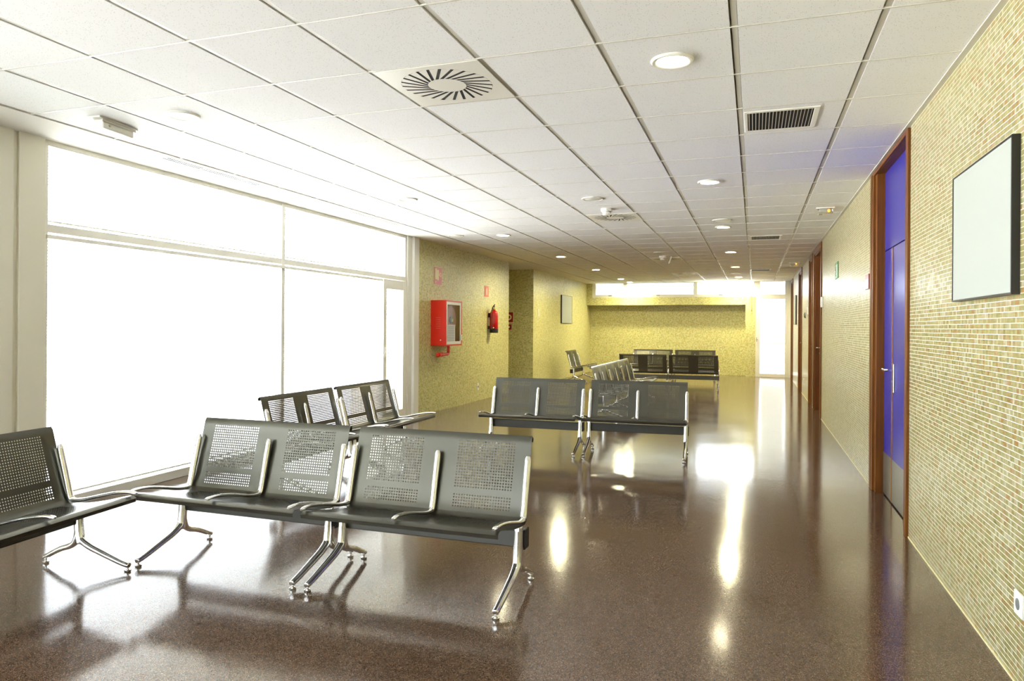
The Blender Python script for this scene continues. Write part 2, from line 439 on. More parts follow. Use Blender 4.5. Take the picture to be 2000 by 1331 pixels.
# end wall with niche, clerestory and glazed door
Z1, Z2 = 2.012, 2.235
bm = bm_new()
box(bm, XL, -0.24, YE, 21.4, Z1, Z2)                 # lintel over the niche
box(bm, -0.24, 0.03, YE, 21.4, 0, Z2)                # pier
box(bm, XL, -4.54, YE, 21.1, Z2, CEIL + .05)
box(bm, XL, -0.24, 21.4, 21.6, 0, Z2)                # niche back
struct('wall_end', bm, MOS_X)
bm = bm_new(); box(bm, 0.87, XR + .2, YE, 21.1, 0, CEIL + .05); struct('trim_6', bm, WHITE)

# ------------------------------------------------------------------ windows
def slats(bm, a0, a1, fixed, z0, z1, pitch, depth, tilt, axis):
    """venetian slats: run along axis between a0..a1 at 'fixed' on the other one"""
    z = z0
    while z < z1:
        c, s = math.cos(tilt) * depth / 2, math.sin(tilt) * depth / 2
        if axis == 'y': v = [(fixed - c, a0, z - s), (fixed + c, a0, z + s), (fixed + c, a1, z + s), (fixed - c, a1, z - s)]
        else: v = [(a0, fixed - c, z - s), (a1, fixed - c, z - s), (a1, fixed + c, z + s), (a0, fixed + c, z + s)]
        bm.faces.new([bm.verts.new(p) for p in v]); z += pitch

def bay(name, y0, y1, mull, door=None):
    r = struct_root(name)
    X0, X1 = -4.86, -4.78
    T0, T1 = 2.0, 2.06
    bm = bm_new()
    box(bm, X0, X1, y0, y1, 0, 0.075); box(bm, X0, X1, y0, y1, T0, T1)
    box(bm, X0, X1, y0, y1, 2.62, 2.70)
    for y in [y0 + .02] + mull + [y1 - .03]: box(bm, X0, X1 + .002, y - .027, y + .027, 0, 2.66)
    struct('window_frame', bm, WHITE, r, bevel=0.004)
    bm = bm_new()
    box(bm, X1 - .02, X1 + .02, y0 + .03, (door[0] if door else y1) - .03, 1.955, 1.985)
    struct('blind_headrail', bm, WHITE, r, bevel=0.003)
    bm = bm_new(); es = [y0] + mull + [y1]
    bm.faces.new([bm.verts.new(p) for p in ((-4.83, y0, .07), (-4.83, y1, .07), (-4.83, y1, 2.63), (-4.83, y0, 2.63))])
    struct('pane', bm, GLASS, r, recalc=False)
    ends = [y0] + mull + [door[0] if door else y1]
    for a, b_ in zip(ends, ends[1:]):
        bm = bm_new(); slats(bm, a + .035, b_ - .035, -4.812, .12, 1.95, .0225, .025, SLAT, 'y')
        bt = y1 if b_ == ends[-1] else b_
        slats(bm, a + .035, bt - .035, -4.812, 2.10, 2.60, .0225, .025, SLAT, 'y')
        box(bm, -4.824, -4.80, a + .035, b_ - .035, .095, .108); box(bm, -4.824, -4.80, a + .035, b_ - .035, 2.078, 2.09)
        struct('blind', bm, BLIND, r, recalc=False)
    return r
SLAT = 0.26
bay('added_window_4', -4.2, 2.2, [-1.0])  # unseen bay, added so daylight reaches the nearest ceiling
bay('window_1', 3.69, 9.28, [6.42], (8.58,))

# narrow glazed door leaf with its own venetian blind, right end of the bay
d = struct_root('door_1', (-4.80, 8.95, 0))
bm = bm_new()
box(bm, -0.05, 0.035, -0.37, -0.29, 0.02, 1.99); box(bm, -0.05, 0.035, 0.20, 0.31, 0.02, 1.99)
box(bm, -0.05, 0.033, -0.29, 0.20, 1.86, 1.99); box(bm, -0.05, 0.033, -0.29, 0.20, 0.02, 0.16)
struct('door_frame', bm, WHITE, d, bevel=0.004)
bm = bm_new(); slats(bm, -0.285, 0.195, 0.0, 0.18, 1.84, 0.022, 0.025, 0.45, 'y'); struct('blind', bm, BLIND, d, recalc=False)
bm = bm_new()
box(bm, .035, .047, -.345, -.32, 0.92, 1.06); tube(bm, catmull([(.045, -.33, 1.04), (.08, -.33, 1.03), (.085, -.33, .98), (.08, -.33, .92)]), .008)
struct('door_handle', bm, WHITE, d, smooth=True)
bm = bm_new()
for z in (.25, 1.0, 1.93): cyl(bm, (.045, .315, z), .012, .11, n=12)
struct('hinge', bm, WHITE, d, smooth=True)

# clerestory over the end wall
r = struct_root('window_2', (0, YE, 0))
bm = bm_new(); xs = [-4.54, -3.62, -1.60, 0.03]
box(bm, -4.54, .03, .0, .08, Z2, Z2 + .085); box(bm, -4.54, .03, 0, .08, CEIL - .02, CEIL + .05)
for x in xs: box(bm, x - .055, x + .055, -.002, .08, Z2, CEIL)
box(bm, -3.62, -3.54, -.004, .08, Z2, CEIL)
struct('window_frame', bm, WHITE, r, bevel=0.005)
bm = bm_new(); bm.faces.new([bm.verts.new(p) for p in ((-4.5, .05, Z2), (0, .05, Z2), (0, .05, CEIL), (-4.5, .05, CEIL))]); struct('pane', bm, GLASS, r, recalc=False)
bm = bm_new(); slats(bm, -4.47, -1.68, .10, Z2 + .09, CEIL, .025, .0275, 1.30, 'x'); struct('blind', bm, BLINDC, r, recalc=False)
for x in (-4.05, -2.65, -0.9):
    bm = bm_new(); box(bm, x - .05, x + .05, -.03, 0, Z2 + .045, Z2 + .075); struct('window_latch', bm, STEEL, r, bevel=.004)
# pull cords of the end blinds
for k, (x, zb) in enumerate([(-3.80, 1.95), (-0.08, 1.88)]):
    bm = bm_new(); cyl(bm, (x, YE - .03, zb), .004, Z2 + .06 - zb, n=8); lathe(bm, [(0, 0), (.014, .0), (.012, .03), (.004, .05)], (x, YE - .03, zb - .05), 10)
    tag(obj('blind_cord', bm, BRASS, None, smooth=True), ['thin pull cord hanging from the left end of the high window strip',
        'thin pull cord hanging on the wall just left of the glazed end door'][k], 'cord')

d = struct_root('door_2', (0.45, YE, 0))
bm = bm_new()
box(bm, -.42, -.30, 0, .08, 0, CEIL); box(bm, .34, .42, 0, .08, 0, CEIL)
box(bm, -.30, .34, 0, .08, 0, .10); box(bm, -.30, .34, 0, .08, 2.16, 2.30)
box(bm, -.30, .34, 0, .08, CEIL - .02, CEIL + .04)
struct('door_frame', bm, WHITE, d, bevel=.005)
bm = bm_new(); box(bm, -.40, -.385, -.03, 0, .98, 1.10); box(bm, -.395, -.36, -.05, -.03, 1.03, 1.05); struct('door_handle', bm, STEEL, d, bevel=.003)
bm = bm_new(); bm.faces.new([bm.verts.new(p) for p in ((-.3, .05, .1), (.34, .05, .1), (.34, .05, CEIL), (-.3, .05, CEIL))]); struct('pane', bm, GLASS, d, recalc=False)
bm = bm_new(); slats(bm, -.29, .33, .022, .16, 2.12, .025, .0275, 1.30, 'x'); slats(bm, -.29, .33, .022, 2.32, CEIL - .03, .025, .0275, 1.3, 'x')
box(bm, -.29, .33, .01, .035, .125, .145); box(bm, -.29, .33, .01, .035, 2.125, 2.15)
struct('blind', bm, BLINDC, d, recalc=False)
bm = bm_new()
for x in (-.16, .17): cyl(bm, (x, .006, .13), .0035, 2.0, n=6)
struct('blind_cord', bm, WHITE, d)
bm = bm_new(); box(bm, -.30, .34, .055, .075, 0.93, 0.965); struct('crossbar', bm, GREYP, d)

# ------------------------------------------------------------------ doors in the right wall
def wall_door(n, y0, y1, leaf2=True, mid=None):
    """frame proud of the mosaic, leaf set back; z up to the ceiling"""
    d = struct_root('door_%d' % n, (XR, y0, 0)); W = y1 - y0
    FR = 0.07
    D = 0.060 if leaf2 else 0.085
    bm = bm_new()
    box(bm, -.018, .0, 0, FR, 0, CEIL - .012); box(bm, 0, .19, 0.004, .05, 0, CEIL - .012)
    box(bm, -.018, .0, W - FR, W, 0, CEIL - .012); box(bm, 0, .19, W - .05, W - 0.004, 0, CEIL - .012)
    we = W - (.24 if leaf2 else .12); box(bm, .0, .19, .05, we, CEIL - (.04 if leaf2 else .11), CEIL - .012); box(bm, -.018, 0, FR, W - (.16 if leaf2 else FR), CEIL - (.04 if leaf2 else .085), CEIL - .012)
    if leaf2:   # deep rebated post on the far side of the wide double door
        box(bm, -.018, .19, W - .16, W - .11, 0, CEIL - .012); box(bm, 0, .19, W - .24, W - .16, 0, CEIL - .012)
    else:
        box(bm, .0, .19, W - .12, W - .05, 0, CEIL - .012)
    struct('door_frame', bm, WOOD, d, bevel=.003)
    yn, yf = .052, W - (.242 if leaf2 else .125)
    ym = mid if mid else yn
    ztop = 1.98
    if leaf2:
        bm = bm_new(); box(bm, D, D + .04, yn, ym - .004, .012, ztop); o = struct('door_leaf', bm, BLUE, d, bevel=.002)
        bm = bm_new(); box(bm, D - .003, D, yn, ym - .004, .012, .345); struct('kick_plate', bm, STEEL, o)
        bm = bm_new(); box(bm, D, D + .04, ym + .016, yf, .012, ztop); o2 = struct('side_leaf', bm, BLUE, d, bevel=.002)
        bm = bm_new(); box(bm, D - .003, D, ym + .016, yf, .012, .345); struct('kick_plate', bm, STEEL, o2)
        bm = bm_new(); box(bm, D - .006, D + .04, ym - .004, ym + .014, .012, ztop); struct('edge_strip', bm, WOODL, d)
        hy = ym - .06
    else:
        bm = bm_new(); box(bm, D, D + .04, yn, yf, .012, ztop); struct('door_leaf', bm, WOOD, d, bevel=.002); hy = yf - .07
        bm = bm_new(); box(bm, D, D + .04, yn, yf, ztop + .006, CEIL - .1); struct('top_panel', bm, WOOD, d); 
    if leaf2:
        bm = bm_new(); box(bm, D, D + .04, yn, yf, ztop + .008, CEIL - .03); struct('top_panel', bm, BLUE, d, bevel=.002)
    bm = bm_new(); box(bm, D - .010, D, hy - .022, hy + .022, .86, 1.085)
    h = struct('handle_plate', bm, STEEL, d, bevel=.006, seg=3)
    bm = bm_new(); tube(bm, catmull([(D - .008, hy, 1.035), (D - .05, hy, 1.035), (D - .06, hy + .02, 1.035), (D - .06, hy + .07, 1.035), (D - .06, hy + .115, 1.035), (D - .045, hy + .13, 1.035)]), .010, n=12)
    struct('handle', bm, CHROME, h, smooth=True)
    bm = bm_new(); cyl(bm, (D - .022, hy, .945), .010, .014, axis='x', n=14); cyl(bm, (D - .015, hy, .925), .006, .014, axis='x', n=10)
    struct('key_cylinder', bm, CHROME, h, smooth=True)
    return d
wall_door(3, DOORS[0][0], DOORS[0][1], True, 0.95)
for k in range(1, 5): wall_door(3 + k, DOORS[k][0], DOORS[k][1], False)
# backing behind the openings so nothing outdoors shows through
bm = bm_new(); box(bm, XR + .2, XR + .25, YB, YE, 0, CEIL + .05); struct('wall_right_core', bm, CREAM)

# ------------------------------------------------------------------ waiting bench
BW = 1.06                                   # centre to centre of the end frames
PITCH = 0.0150
NC = 22
def resample(pts):
    P = catmull([(0, a, b) for a, b in pts], 8)
    s = [0]
    for a, b in zip(P, P[1:]): s.append(s[-1] + (b - a).length)
    return P, s
def at(P, s, t):
    if t <= 0: return P[0] + (P[0] - P[1]).normalized() * (-t)
    for i in range(len(s) - 1):
        if t <= s[i + 1]:
            return P[i].lerp(P[i + 1], (t - s[i]) / max(1e-9, s[i + 1] - s[i]))
    return P[-1]
def perforated(name, prof, zones, parent, width):
    """sheet swept along x; zones = [(s_start, rows)] of round punched holes, two panels wide"""
    P, s = resample(prof); T = s[-1]
    srows = [0.0]; flags = []
    def plain(to):
        n = max(1, int(round((to - srows[-1]) / 0.022))); a = srows[-1]
        for k in range(1, n + 1): srows.append(a + (to - a) * k / n); flags.append(False)
    for st, rows in zones:
        if st > srows[-1] + 1e-6: plain(st)
        a = srows[-1]
        for k in range(rows): srows.append(a + PITCH * (k + 1)); flags.append(True)
    if srows[-1] < T - 1e-4: plain(T)
    xs = [-width / 2]; xf = []
    for c in (-BW / 4 - 0.002, BW / 4 + 0.002):
        a = c - NC * PITCH / 2; xs.append(a); xf.append(False)
        for k in range(NC): xs.append(a + PITCH * (k + 1)); xf.append(True)
    xs.append(width / 2); xf.append(False)
    bm = bm_new(); V = {}
    def vert(i, j):
        if (i, j) not in V:
            p = at(P, s, srows[j]); V[(i, j)] = bm.verts.new((xs[i], p.y, p.z))
        return V[(i, j)]
    hr = 0.0040
    for j, fj in enumerate(flags):
        for i, fi in enumerate(xf):
            a, b_, c, d_ = vert(i, j), vert(i + 1, j), vert(i + 1, j + 1), vert(i, j + 1)
            if not (fi and fj): bm.faces.new((a, b_, c, d_)); continue
            xc = (xs[i] + xs[i + 1]) / 2; sc = (srows[j] + srows[j + 1]) / 2; q = []
            for k in range(8):
                an = PI / 8 + k * PI / 4
                p = at(P, s, sc + hr * 1.04 * math.sin(an)); q.append(bm.verts.new((xc + hr * 1.04 * math.cos(an), p.y, p.z)))
            # corners: c=(+,+)  d_=(-,+)  a=(-,-)  b_=(+,-)
            bm.faces.new((b_, c, q[0], q[7])); bm.faces.new((c, q[1], q[0]))
            bm.faces.new((c, d_, q[2], q[1])); bm.faces.new((d_, q[3], q[2]))
            bm.faces.new((d_, a, q[4], q[3])); bm.faces.new((a, q[5], q[4]))
            bm.faces.new((a, b_, q[6], q[5])); bm.faces.new((b_, q[7], q[6]))
    bmesh.ops.recalc_face_normals(bm, faces=bm.faces)
    o = obj(name, bm, SHEET, parent, smooth=True, recalc=False)
    so = o.modifiers.new('thickness', 'SOLIDIFY'); so.thickness = 0.0022; so.offset = 0
    es = o.modifiers.new('crisp_edges', 'EDGE_SPLIT'); es.split_angle = math.radians(50)
    return o

BACK = [(.262, .735), (.266, .755), (.256, .766), (.245, .765), (.238, .750), (.222, .690), (.196, .600), (.170, .510), (.150, .440), (.136, .395), (.124, .368)]
SEAT = [(.124, .368), (.112, .353), (.092, .346), (.05, .347), (-.03, .356), (-.12, .373), (-.20, .392), (-.26, .406), (-.292, .409), (-.308, .402), (-.314, .390), (-.306, .378)]
_leg = []
def leg_mesh():
    """cast aluminium leg: column and two spreading feet blended into one surface"""
    if _leg: return _leg[0]
    bm = bm_new()
    def arm(pts, r0, r1, fl):
        P = catmull([(0, a, b) for a, b in pts], 6); n = len(P)
        tube(bm, P, [r0 + (r1 - r0) * k / (n - 1) for k in range(n)], 18, side=(1, 0, 0), flat=fl)
    arm([(.052, .346), (.050, .29), (.047, .23), (.040, .175), (.030, .13)], .0225, .0240, 1.15)
    arm([(.046, .21), (.028, .155), (-.03, .119), (-.10, .0935), (-.17, .069), (-.24, .046), (-.288, .0345)], .0240, .0165, .92)
    arm([(.048, .20), (.066, .140), (.10, .112), (.16, .092), (.22, .064), (.262, .042), (.285, .034)], .0225, .0150, .85)
    bmesh.ops.recalc_face_normals(bm, faces=bm.faces)
    me = bpy.data.meshes.new('leg'); bm.to_mesh(me); bm.free(); me.materials.append(CHROME)
    o = bpy.data.objects.new('leg_blank', me); COL.objects.link(o)
    r = o.modifiers.new('r', 'REMESH'); r.mode = 'VOXEL'; r.voxel_size = 0.0032; r.use_smooth_shade = True
    q = o.modifiers.new('s', 'SMOOTH'); q.iterations = 10; q.factor = 0.5
    dg = bpy.context.evaluated_depsgraph_get(); dg.update()
    m2 = bpy.data.meshes.new_from_object(o.evaluated_get(dg)); m2.name = 'leg'
    for p in m2.polygons: p.use_smooth = True
    bpy.data.objects.remove(o); bpy.data.meshes.remove(me)
    _leg.append(m2); return m2
def make_bench(label, loc, rz):
    t = thing('waiting_bench', label, 'bench', loc, rz, 'two-seat perforated metal waiting benches')
    perforated('backrest', BACK, [(0.085, 17), (0.085 + 17 * PITCH + .028, 5)], t, BW - 0.028)
    perforated('seat', SEAT, [(0.035, 22)], t, BW - 0.006)
    bm = bm_new(); box(bm, -BW / 2 + .004, BW / 2 - .004, .072, .128, .228, .316); obj('beam', bm, BEAMM, t, bevel=.006, seg=2)
    for sx in (-1, 1):
        bm = bm_new(); x = sx * (BW / 2 - .004); box(bm, min(x, x + sx * .010), max(x, x + sx * .010), .066, .134, .222, .322); obj('end_cap', bm, RUBBER, t, bevel=.003)
        x0 = sx * (BW / 2 - .024)
        L_ = obj('leg', bm_new(), CHROME, t, smooth=False)
        L_.data = leg_mesh(); L_.location = (x0, 0, 0)
        for g_ in [L_]: pass
        gr = bm_new()                        # ribbed grip strip along the front of the leg
        P_ = [(-.045, .1285), (-.10, .1065), (-.17, .0800), (-.24, .0540)]; xs_ = x0; x0 = 0.0
        for (a, b), (c, d_) in zip(P_, P_[1:]):
            v = [gr.verts.new((x0 - .007, a, b)), gr.verts.new((x0 + .007, a, b)), gr.verts.new((x0 + .007, c, d_)), gr.verts.new((x0 - .007, c, d_))]
            v2 = [gr.verts.new(q.co + Vector((0, -.0006, .0018))) for q in v]
            gr.faces.new(v2)
            for k in range(4): gr.faces.new((v[k], v[(k + 1) % 4], v2[(k + 1) % 4], v2[k]))
        obj('grip_strip', gr, GREYP, L_)
        for yy in (-.276, .270):
            g = bm_new(); lathe(g, [(0, 0), (.016, 0), (.0175, .003), (.0175, .011), (.012, .014), (.006, .015), (.006, .03), (0, .03)], (x0, yy, 0), 16)
            obj('foot_glide', g, CHROME, L_, smooth=True)
        # bracket that carries seat and beam
        x0 = xs_; br = bm_new()
        box(br, x0 - .015, x0 + .015, .026, .076, .318, .347)
        obj('bracket', br, CHROME, t, bevel=.005)
    arm = [(.186, .672), (.172, .615), (.152, .540), (.134, .470), (.119, .410), (.108, .378), (.090, .366), (.055, .3665), (.0, .376), (-.08, .396), (-.16, .415), (-.235, .427), (-.29, .430), (-.325, .426)]
    for x, rr in ((-BW / 2 + .018, .0185), (0, .0185), (BW / 2 - .018, .0185)):
        ab = bm_new(); pts = catmull([(x, a, b) for a, b in arm], 5); n = len(pts)
        rad = []; fl = []
        for k in range(n):
            u = k / (n - 1)
            rad.append(rr * (0.55 if k == 0 else 0.85 if k == 1 else 1.0) if u < .45 else rr * (1.0 - .28 * (u - .45) / .55) * (0.6 if k == n - 1 else .85 if k == n - 2 else 1))
            fl.append(.80 if u < .4 else .62)
        tube(ab, pts, rad, 14, side=(1, 0, 0), flat=fl)
        obj('armrest', ab, CHROME, t, smooth=True)
    return t

# bench origin: centre between the feet on the floor; it faces local -Y
P90 = PI / 2
b0 = make_bench('two-seat grey perforated metal bench nearest the camera, right half of the front row', (-1.622, 3.345, 0), 0)
BENCHES = [
 ('two-seat grey perforated bench in the front row, left half beside the window corner', (-2.722, 3.345, 0), 0),
 ('grey perforated bench cut off by the left picture edge, cornering the front row', (-3.450, 2.462, 0), P90 + 0.088),
 ('nearer of two perforated benches backing onto the big window behind the front row', (-3.515, 5.275, 0), P90),
 ('farther of two perforated benches backing onto the big window, beside the tiled wall', (-3.515, 6.365, 0), P90),
 ('left half of the second row facing the camera, in the middle of the hall', (-2.275, 7.43, 0), 0.02),
 ('right half of the second row facing the camera, at the edge of the walkway', (-1.172, 7.50, 0), 0.045),
 ('nearest of three benches in a line facing right, just behind the second row', (-2.03, 10.80, 0), P90),
 ('middle of three benches in a line facing right, behind the second row', (-2.03, 11.88, 0), P90),
 ('farthest of three benches in a line facing right, close to the dark bench backs', (-2.03, 12.96, 0), P90),
 ('small-looking bench standing with its back to the left mosaic wall far down the hall', (-4.13, 17.46, 0), P90),
 ('dark back of the left bench of the pair facing the end wall', (-2.325, 15.98, 0), PI),
 ('dark back of the right bench of the pair facing the end wall, beside the walkway', (-1.245, 16.0, 0), PI),
 ('left bench of the rearmost pair, only its shiny top edge showing above the dark backs', (-2.56, 19.0, 0), 0),
 ('right bench of the rearmost pair, only its top edge showing above the dark backs', (-1.47, 19.0, 0), 0),
]
for lab, loc, rz in BENCHES: dup(b0, lab, loc, rz)

# ------------------------------------------------------------------ ceiling fittings
ORD = ['nearest', 'second', 'third', 'fourth', 'fifth', 'farthest']
def downlight(label, loc):
    t = thing('downlight', label, 'ceiling light', loc, 0, 'round recessed downlights')
    bm = bm_new(); lathe(bm, [(.103, 0), (.104, -.006), (.098, -.012), (.086, -.013), (.078, -.009), (.077, 0)], (0, 0, 0), 40); obj('trim_ring', bm, WHITE, t, smooth=True)
    bm = bm_new(); lathe(bm, [(.077, -.002), (.06, -.004), (0, -.005)], (0, 0, 0), 40); obj('lamp_lens', bm, LAMP, t, smooth=True)
    return t
R_Y = [3.562, 6.62, 9.61, 12.78, 15.87, 19.03]
dl = None
for side, x, txt in (('right', -.39, 'right-hand row above the walkway'), ('left', -3.41, 'left-hand row nearer the window')):
    for k, yy in enumerate(R_Y):
        lab = '%s round downlight in the %s' % (ORD[k], txt)
        if dl is None: dl = downlight(lab, (x, yy, CEIL))
        else:
            q = dup(dl, lab, (x, yy, CEIL))
            lens = [c for c in q.children if c.name.startswith('lamp_lens')][0]
            if k >= 3 or (k < 2 and side == 'left'):
                lens.data = lens.data.copy(); lens.data.materials[0] = LAMP_FAR if k >= 3 else LAMP_OFF
for x, lab in ((-3.40, 'downlight tucked against the high end windows, last on the left'), (-.39, 'downlight lost in the glare of the high end windows, last on the right')):
    q = dup(dl, lab, (x, 20.42, CEIL))
    lens = [c for c in q.children if c.name.startswith('lamp_lens')][0]; lens.data = lens.data.copy(); lens.data.materials[0] = LAMP_END

def speaker(label, loc):
    t = thing('ceiling_speaker', label, 'speaker', loc, 0, 'round ceiling speakers')
    bm = bm_new(); lathe(bm, [(.115, 0), (.116, -.006), (.108, -.010), (.096, -.008), (.094, 0)], (0, 0, 0), 40); obj('trim_ring', bm, WHITE, t, smooth=True)
    bm = bm_new(); lathe(bm, [(.094, -.003), (.085, -.008), (.04, -.012), (0, -.013)], (0, 0, 0), 40); obj('speaker_grille', bm, PLASTIC, t, smooth=True)
    return t
sp = speaker('round white ceiling speaker in front of the second swirl diffuser', (-1.57, 7.143, CEIL))
for lab, p in (('round ceiling speaker just before the third downlight over the walkway', (-.38, 9.01, CEIL)),
               ('faint round ceiling speaker in the left corner above the fire hose cabinet', (-4.10, 9.49, CEIL)),
               ('round ceiling speaker in front of the third swirl diffuser', (-1.566, 12.60, CEIL)),
               ('round ceiling speaker just before the farthest downlight over the walkway', (-.43, 17.70, CEIL))): dup(sp, lab, p)

def swirl(label, loc):
    t = thing('air_diffuser', label, 'air diffuser', loc, 0, 'square swirl air diffusers')
    zf = -.004; n = 48; H2 = .292
    bm = bm_new(); inner = []; outer = []; top = []
    for k in range(n):
        a = 2 * PI * k / n; c, s_ = math.cos(a), math.sin(a); q = H2 / max(abs(c), abs(s_))
        inner.append(bm.verts.new((.248 * c, .248 * s_, zf))); outer.append(bm.verts.new((q * c, q * s_, zf))); top.append(bm.verts.new((q * c, q * s_, 0)))
    for k in range(n):
        k2 = (k + 1) % n; bm.faces.new((inner[k], inner[k2], outer[k2], outer[k])); bm.faces.new((outer[k], outer[k2], top[k2], top[k]))
    obj('face_plate', bm, PLASTIC, t, recalc=False)
    bm = bm_new(); lathe(bm, [(.105, zf), (.0, zf)], (0, 0, 0), 24); lathe(bm, [(.006, zf - .001), (0, zf - .003)], (0, 0, 0), 10)
    obj('centre_disc', bm, PLASTIC, t, recalc=False)
    bm = bm_new(); m = 24; tw = -0.38
    for k in range(m):
        a0 = 2 * PI * k / m; a1 = 2 * PI * (k + 1) / m; rows = []
        def slot_edge(a, sg):
            p = Vector((.105 * math.cos(a + tw), .105 * math.sin(a + tw), zf)); q = Vector((.248 * math.cos(a), .248 * math.sin(a), zf))
            d_ = (q - p).normalized(); nn = Vector((-d_.y, d_.x, 0)) * sg * .0082
            return p + nn, q + nn
        (p0, q0), (p1, q1) = slot_edge(a0, 1), slot_edge(a1, -1)
        for q in range(7):
            f_ = q / 6; A_, B_ = p0.lerp(q0, f_), p1.lerp(q1, f_)
            rows.append([bm.verts.new(A_), bm.verts.new((A_ + B_) / 2), bm.verts.new(B_)])
        for A, B in zip(rows, rows[1:]):
            bm.faces.new((A[0], A[1], B[1], B[0])); bm.faces.new((A[1], A[2], B[2], B[1]))
    obj('swirl_vanes', bm, PLASTIC, t, recalc=False)
    bm = bm_new(); lathe(bm, [(.25, -.0018), (0, -.0018)], (0, 0, 0), 32); obj('duct_opening', bm, DARK, t, recalc=False)
    return t
sw = swirl('large swirl air diffuser nearest the camera, upper left of centre', (-1.593, 3.553, CEIL))
for lab, p in (('second swirl air diffuser, with a smoke detector in front of it', (-1.585, 8.45, CEIL)),
               ('third swirl air diffuser down the hall', (-1.59, 13.79, CEIL)),
               ('farthest swirl air diffuser, near the bright end windows', (-1.6, 17.66, CEIL))): dup(sw, lab, p)

def detector(label, loc):
    t = thing('smoke_detector', label, 'smoke detector', loc, 0, 'round ceiling smoke detectors')
    bm = bm_new(); lathe(bm, [(.062, 0), (.062, -.03), (.054, -.036), (.050, -.038)], (0, 0, 0), 28); obj('detector_base', bm, PLASTIC, t, smooth=True)
    bm = bm_new(); lathe(bm, [(.048, -.036), (.048, -.046), (.040, -.05), (.040, -.062), (.034, -.072), (0, -.075)], (0, 0, 0), 28)
    for k in range(12):
        a = 2 * PI * k / 12; box(bm, .043 * math.cos(a) - .003, .043 * math.cos(a) + .003, .043 * math.sin(a) - .003, .043 * math.sin(a) + .003, -.064, -.046)
    obj('detector_head', bm, PLASTIC, t, smooth=True); return t
sd = detector('white smoke detector hanging just in front of the second swirl diffuser', (-1.56, 7.80, CEIL))
for lab, p in (('white smoke detector in front of the third swirl diffuser', (-1.60, 13.2, CEIL)),
               ('smoke detector farthest down the hall, close to the end windows', (-1.57, 17.25, CEIL))): dup(sd, lab, p)
bm = bm_new(); tube(bm, [(-1.46, 13.35, CEIL), (-1.46, 13.35, CEIL - .02), (-1.50, 13.34, CEIL - .13)], .012, 10)
tag(obj('ceiling_rod', bm, PLASTIC, smooth=True), 'short slanted white rod sticking down beside the third swirl diffuser', 'rod')

def grille(label, loc):
    t = thing('vent_grille', label, 'vent grille', loc, 0, 'rectangular ceiling vent grilles')
    X, Y, F = .215, .235, .032
    bm = bm_new()
    box(bm, -X, X, -Y, -Y + F, -.006, 0); box(bm, -X, X, Y - F, Y, -.006, 0); box(bm, -X, -X + F * .6, -Y + F, Y - F, -.006, 0); box(bm, X - F, X, -Y + F, Y - F, -.006, 0)
    obj('grille_frame', bm, PLASTIC, t, bevel=.003)
    bm = bm_new(); n = 19
    for k in range(n):
        x = -X + F * .6 + (k + .5) * (2 * X - 1.6 * F) / n - .002
        v = [bm.verts.new(q) for q in ((x - .002, -Y + F, -.005), (x + .002, -Y + F, -.005), (x + .002, Y - F, -.005), (x - .002, Y - F, -.005))]
        u_ = [bm.verts.new(q) for q in ((x, -Y + F, -.002), (x + .003, -Y + F, -.002), (x + .003, Y - F, -.002), (x, Y - F, -.002))]
        bm.faces.new(v)
        for a in range(4): bm.faces.new((v[a], v[(a + 1) % 4], u_[(a + 1) % 4], u_[a]))
    obj('louvre', bm, RUNNER, t)
    bm = bm_new(); box(bm, -X + .01, X - .01, -Y + .01, Y - .01, -.0015, 0); obj('duct_opening', bm, DARK, t)
    return t
gr = grille('large rectangular vent grille nearest the camera over the walkway', (.148, 4.785, CEIL))
for lab, p in (('second rectangular vent grille, halfway down the walkway ceiling', (.148, 10.92, CEIL)),
               ('farthest rectangular vent grille, near the end door', (.13, 16.9, CEIL))): dup(gr, lab, p)

def slot(label, loc):
    t = thing('slot_diffuser', label, 'slot diffuser', loc, 0, 'long slot air diffusers by the window')
    bm = bm_new(); box(bm, -.045, .045, -.56, .56, -.004, 0); obj('slot_plate', bm, WHITE, t)
    for x in (-.02, .018):
        bm = bm_new()
        for (a, b) in ((-.555, -.16), (-.14, .34), (.36, .555)): box(bm, x - .010, x + .010, a, b, -.0055, -.004)
        obj('slot', bm, DARK, t)
    return t
sl = slot('long thin double slot diffuser over the left part of the big window', (-4.39, 4.96, CEIL - .004))
dup(sl, 'long thin double slot diffuser over the right part of the big window', (-4.375, 7.70, CEIL - .004))

def emergency(label, loc, rz, L=.15, lit=True):
    t = thing('emergency_light', label, 'emergency light', loc, rz, 'ceiling emergency lights')
    bm = bm_new(); box(bm, -L * .62, L * .62, -.05, .05, -.012, 0); obj('base_plate', bm, PLASTIC, t, bevel=.003)
    bm = bm_new(); box(bm, -L / 2, L / 2, -.045, .045, -.07, -.012)
    obj('housing', bm, CLEARP if lit else PLASTIC, t, bevel=.01, seg=3)
    if lit:
        bm = bm_new(); lathe(bm, [(0, -.052), (.012, -.045), (.014, -.035), (.010, -.02), (0, -.018)], (L * .24, -.018, 0), 14); obj('pilot_lamp', bm, ORANGE, t, smooth=True)
        bm = bm_new(); box(bm, -L * .40, L * .10, -.03, .03, -.05, -.012); obj('battery_box', bm, PLASTIC, t, bevel=.004)
    else:
        bm = bm_new(); box(bm, -L / 2 - .01, L / 2 + .01, -.052, -.045, -.03, -.014); cyl(bm, (-L * .3, -.05, -.045), .008, .012, axis='y', n=12)
        obj('clip', bm, RUNNER, t)
    return t
CLEARP = glass('clear_plastic', (0.93, 0.92, 0.88), 1.6)
e1 = emergency('nearest ceiling emergency light on the right with a glowing orange pilot lamp', (.72, 8.42, CEIL), 0.0)
dup(e1, 'farther ceiling emergency light on the right with an orange pilot lamp', (.74, 15.15, CEIL), 0)
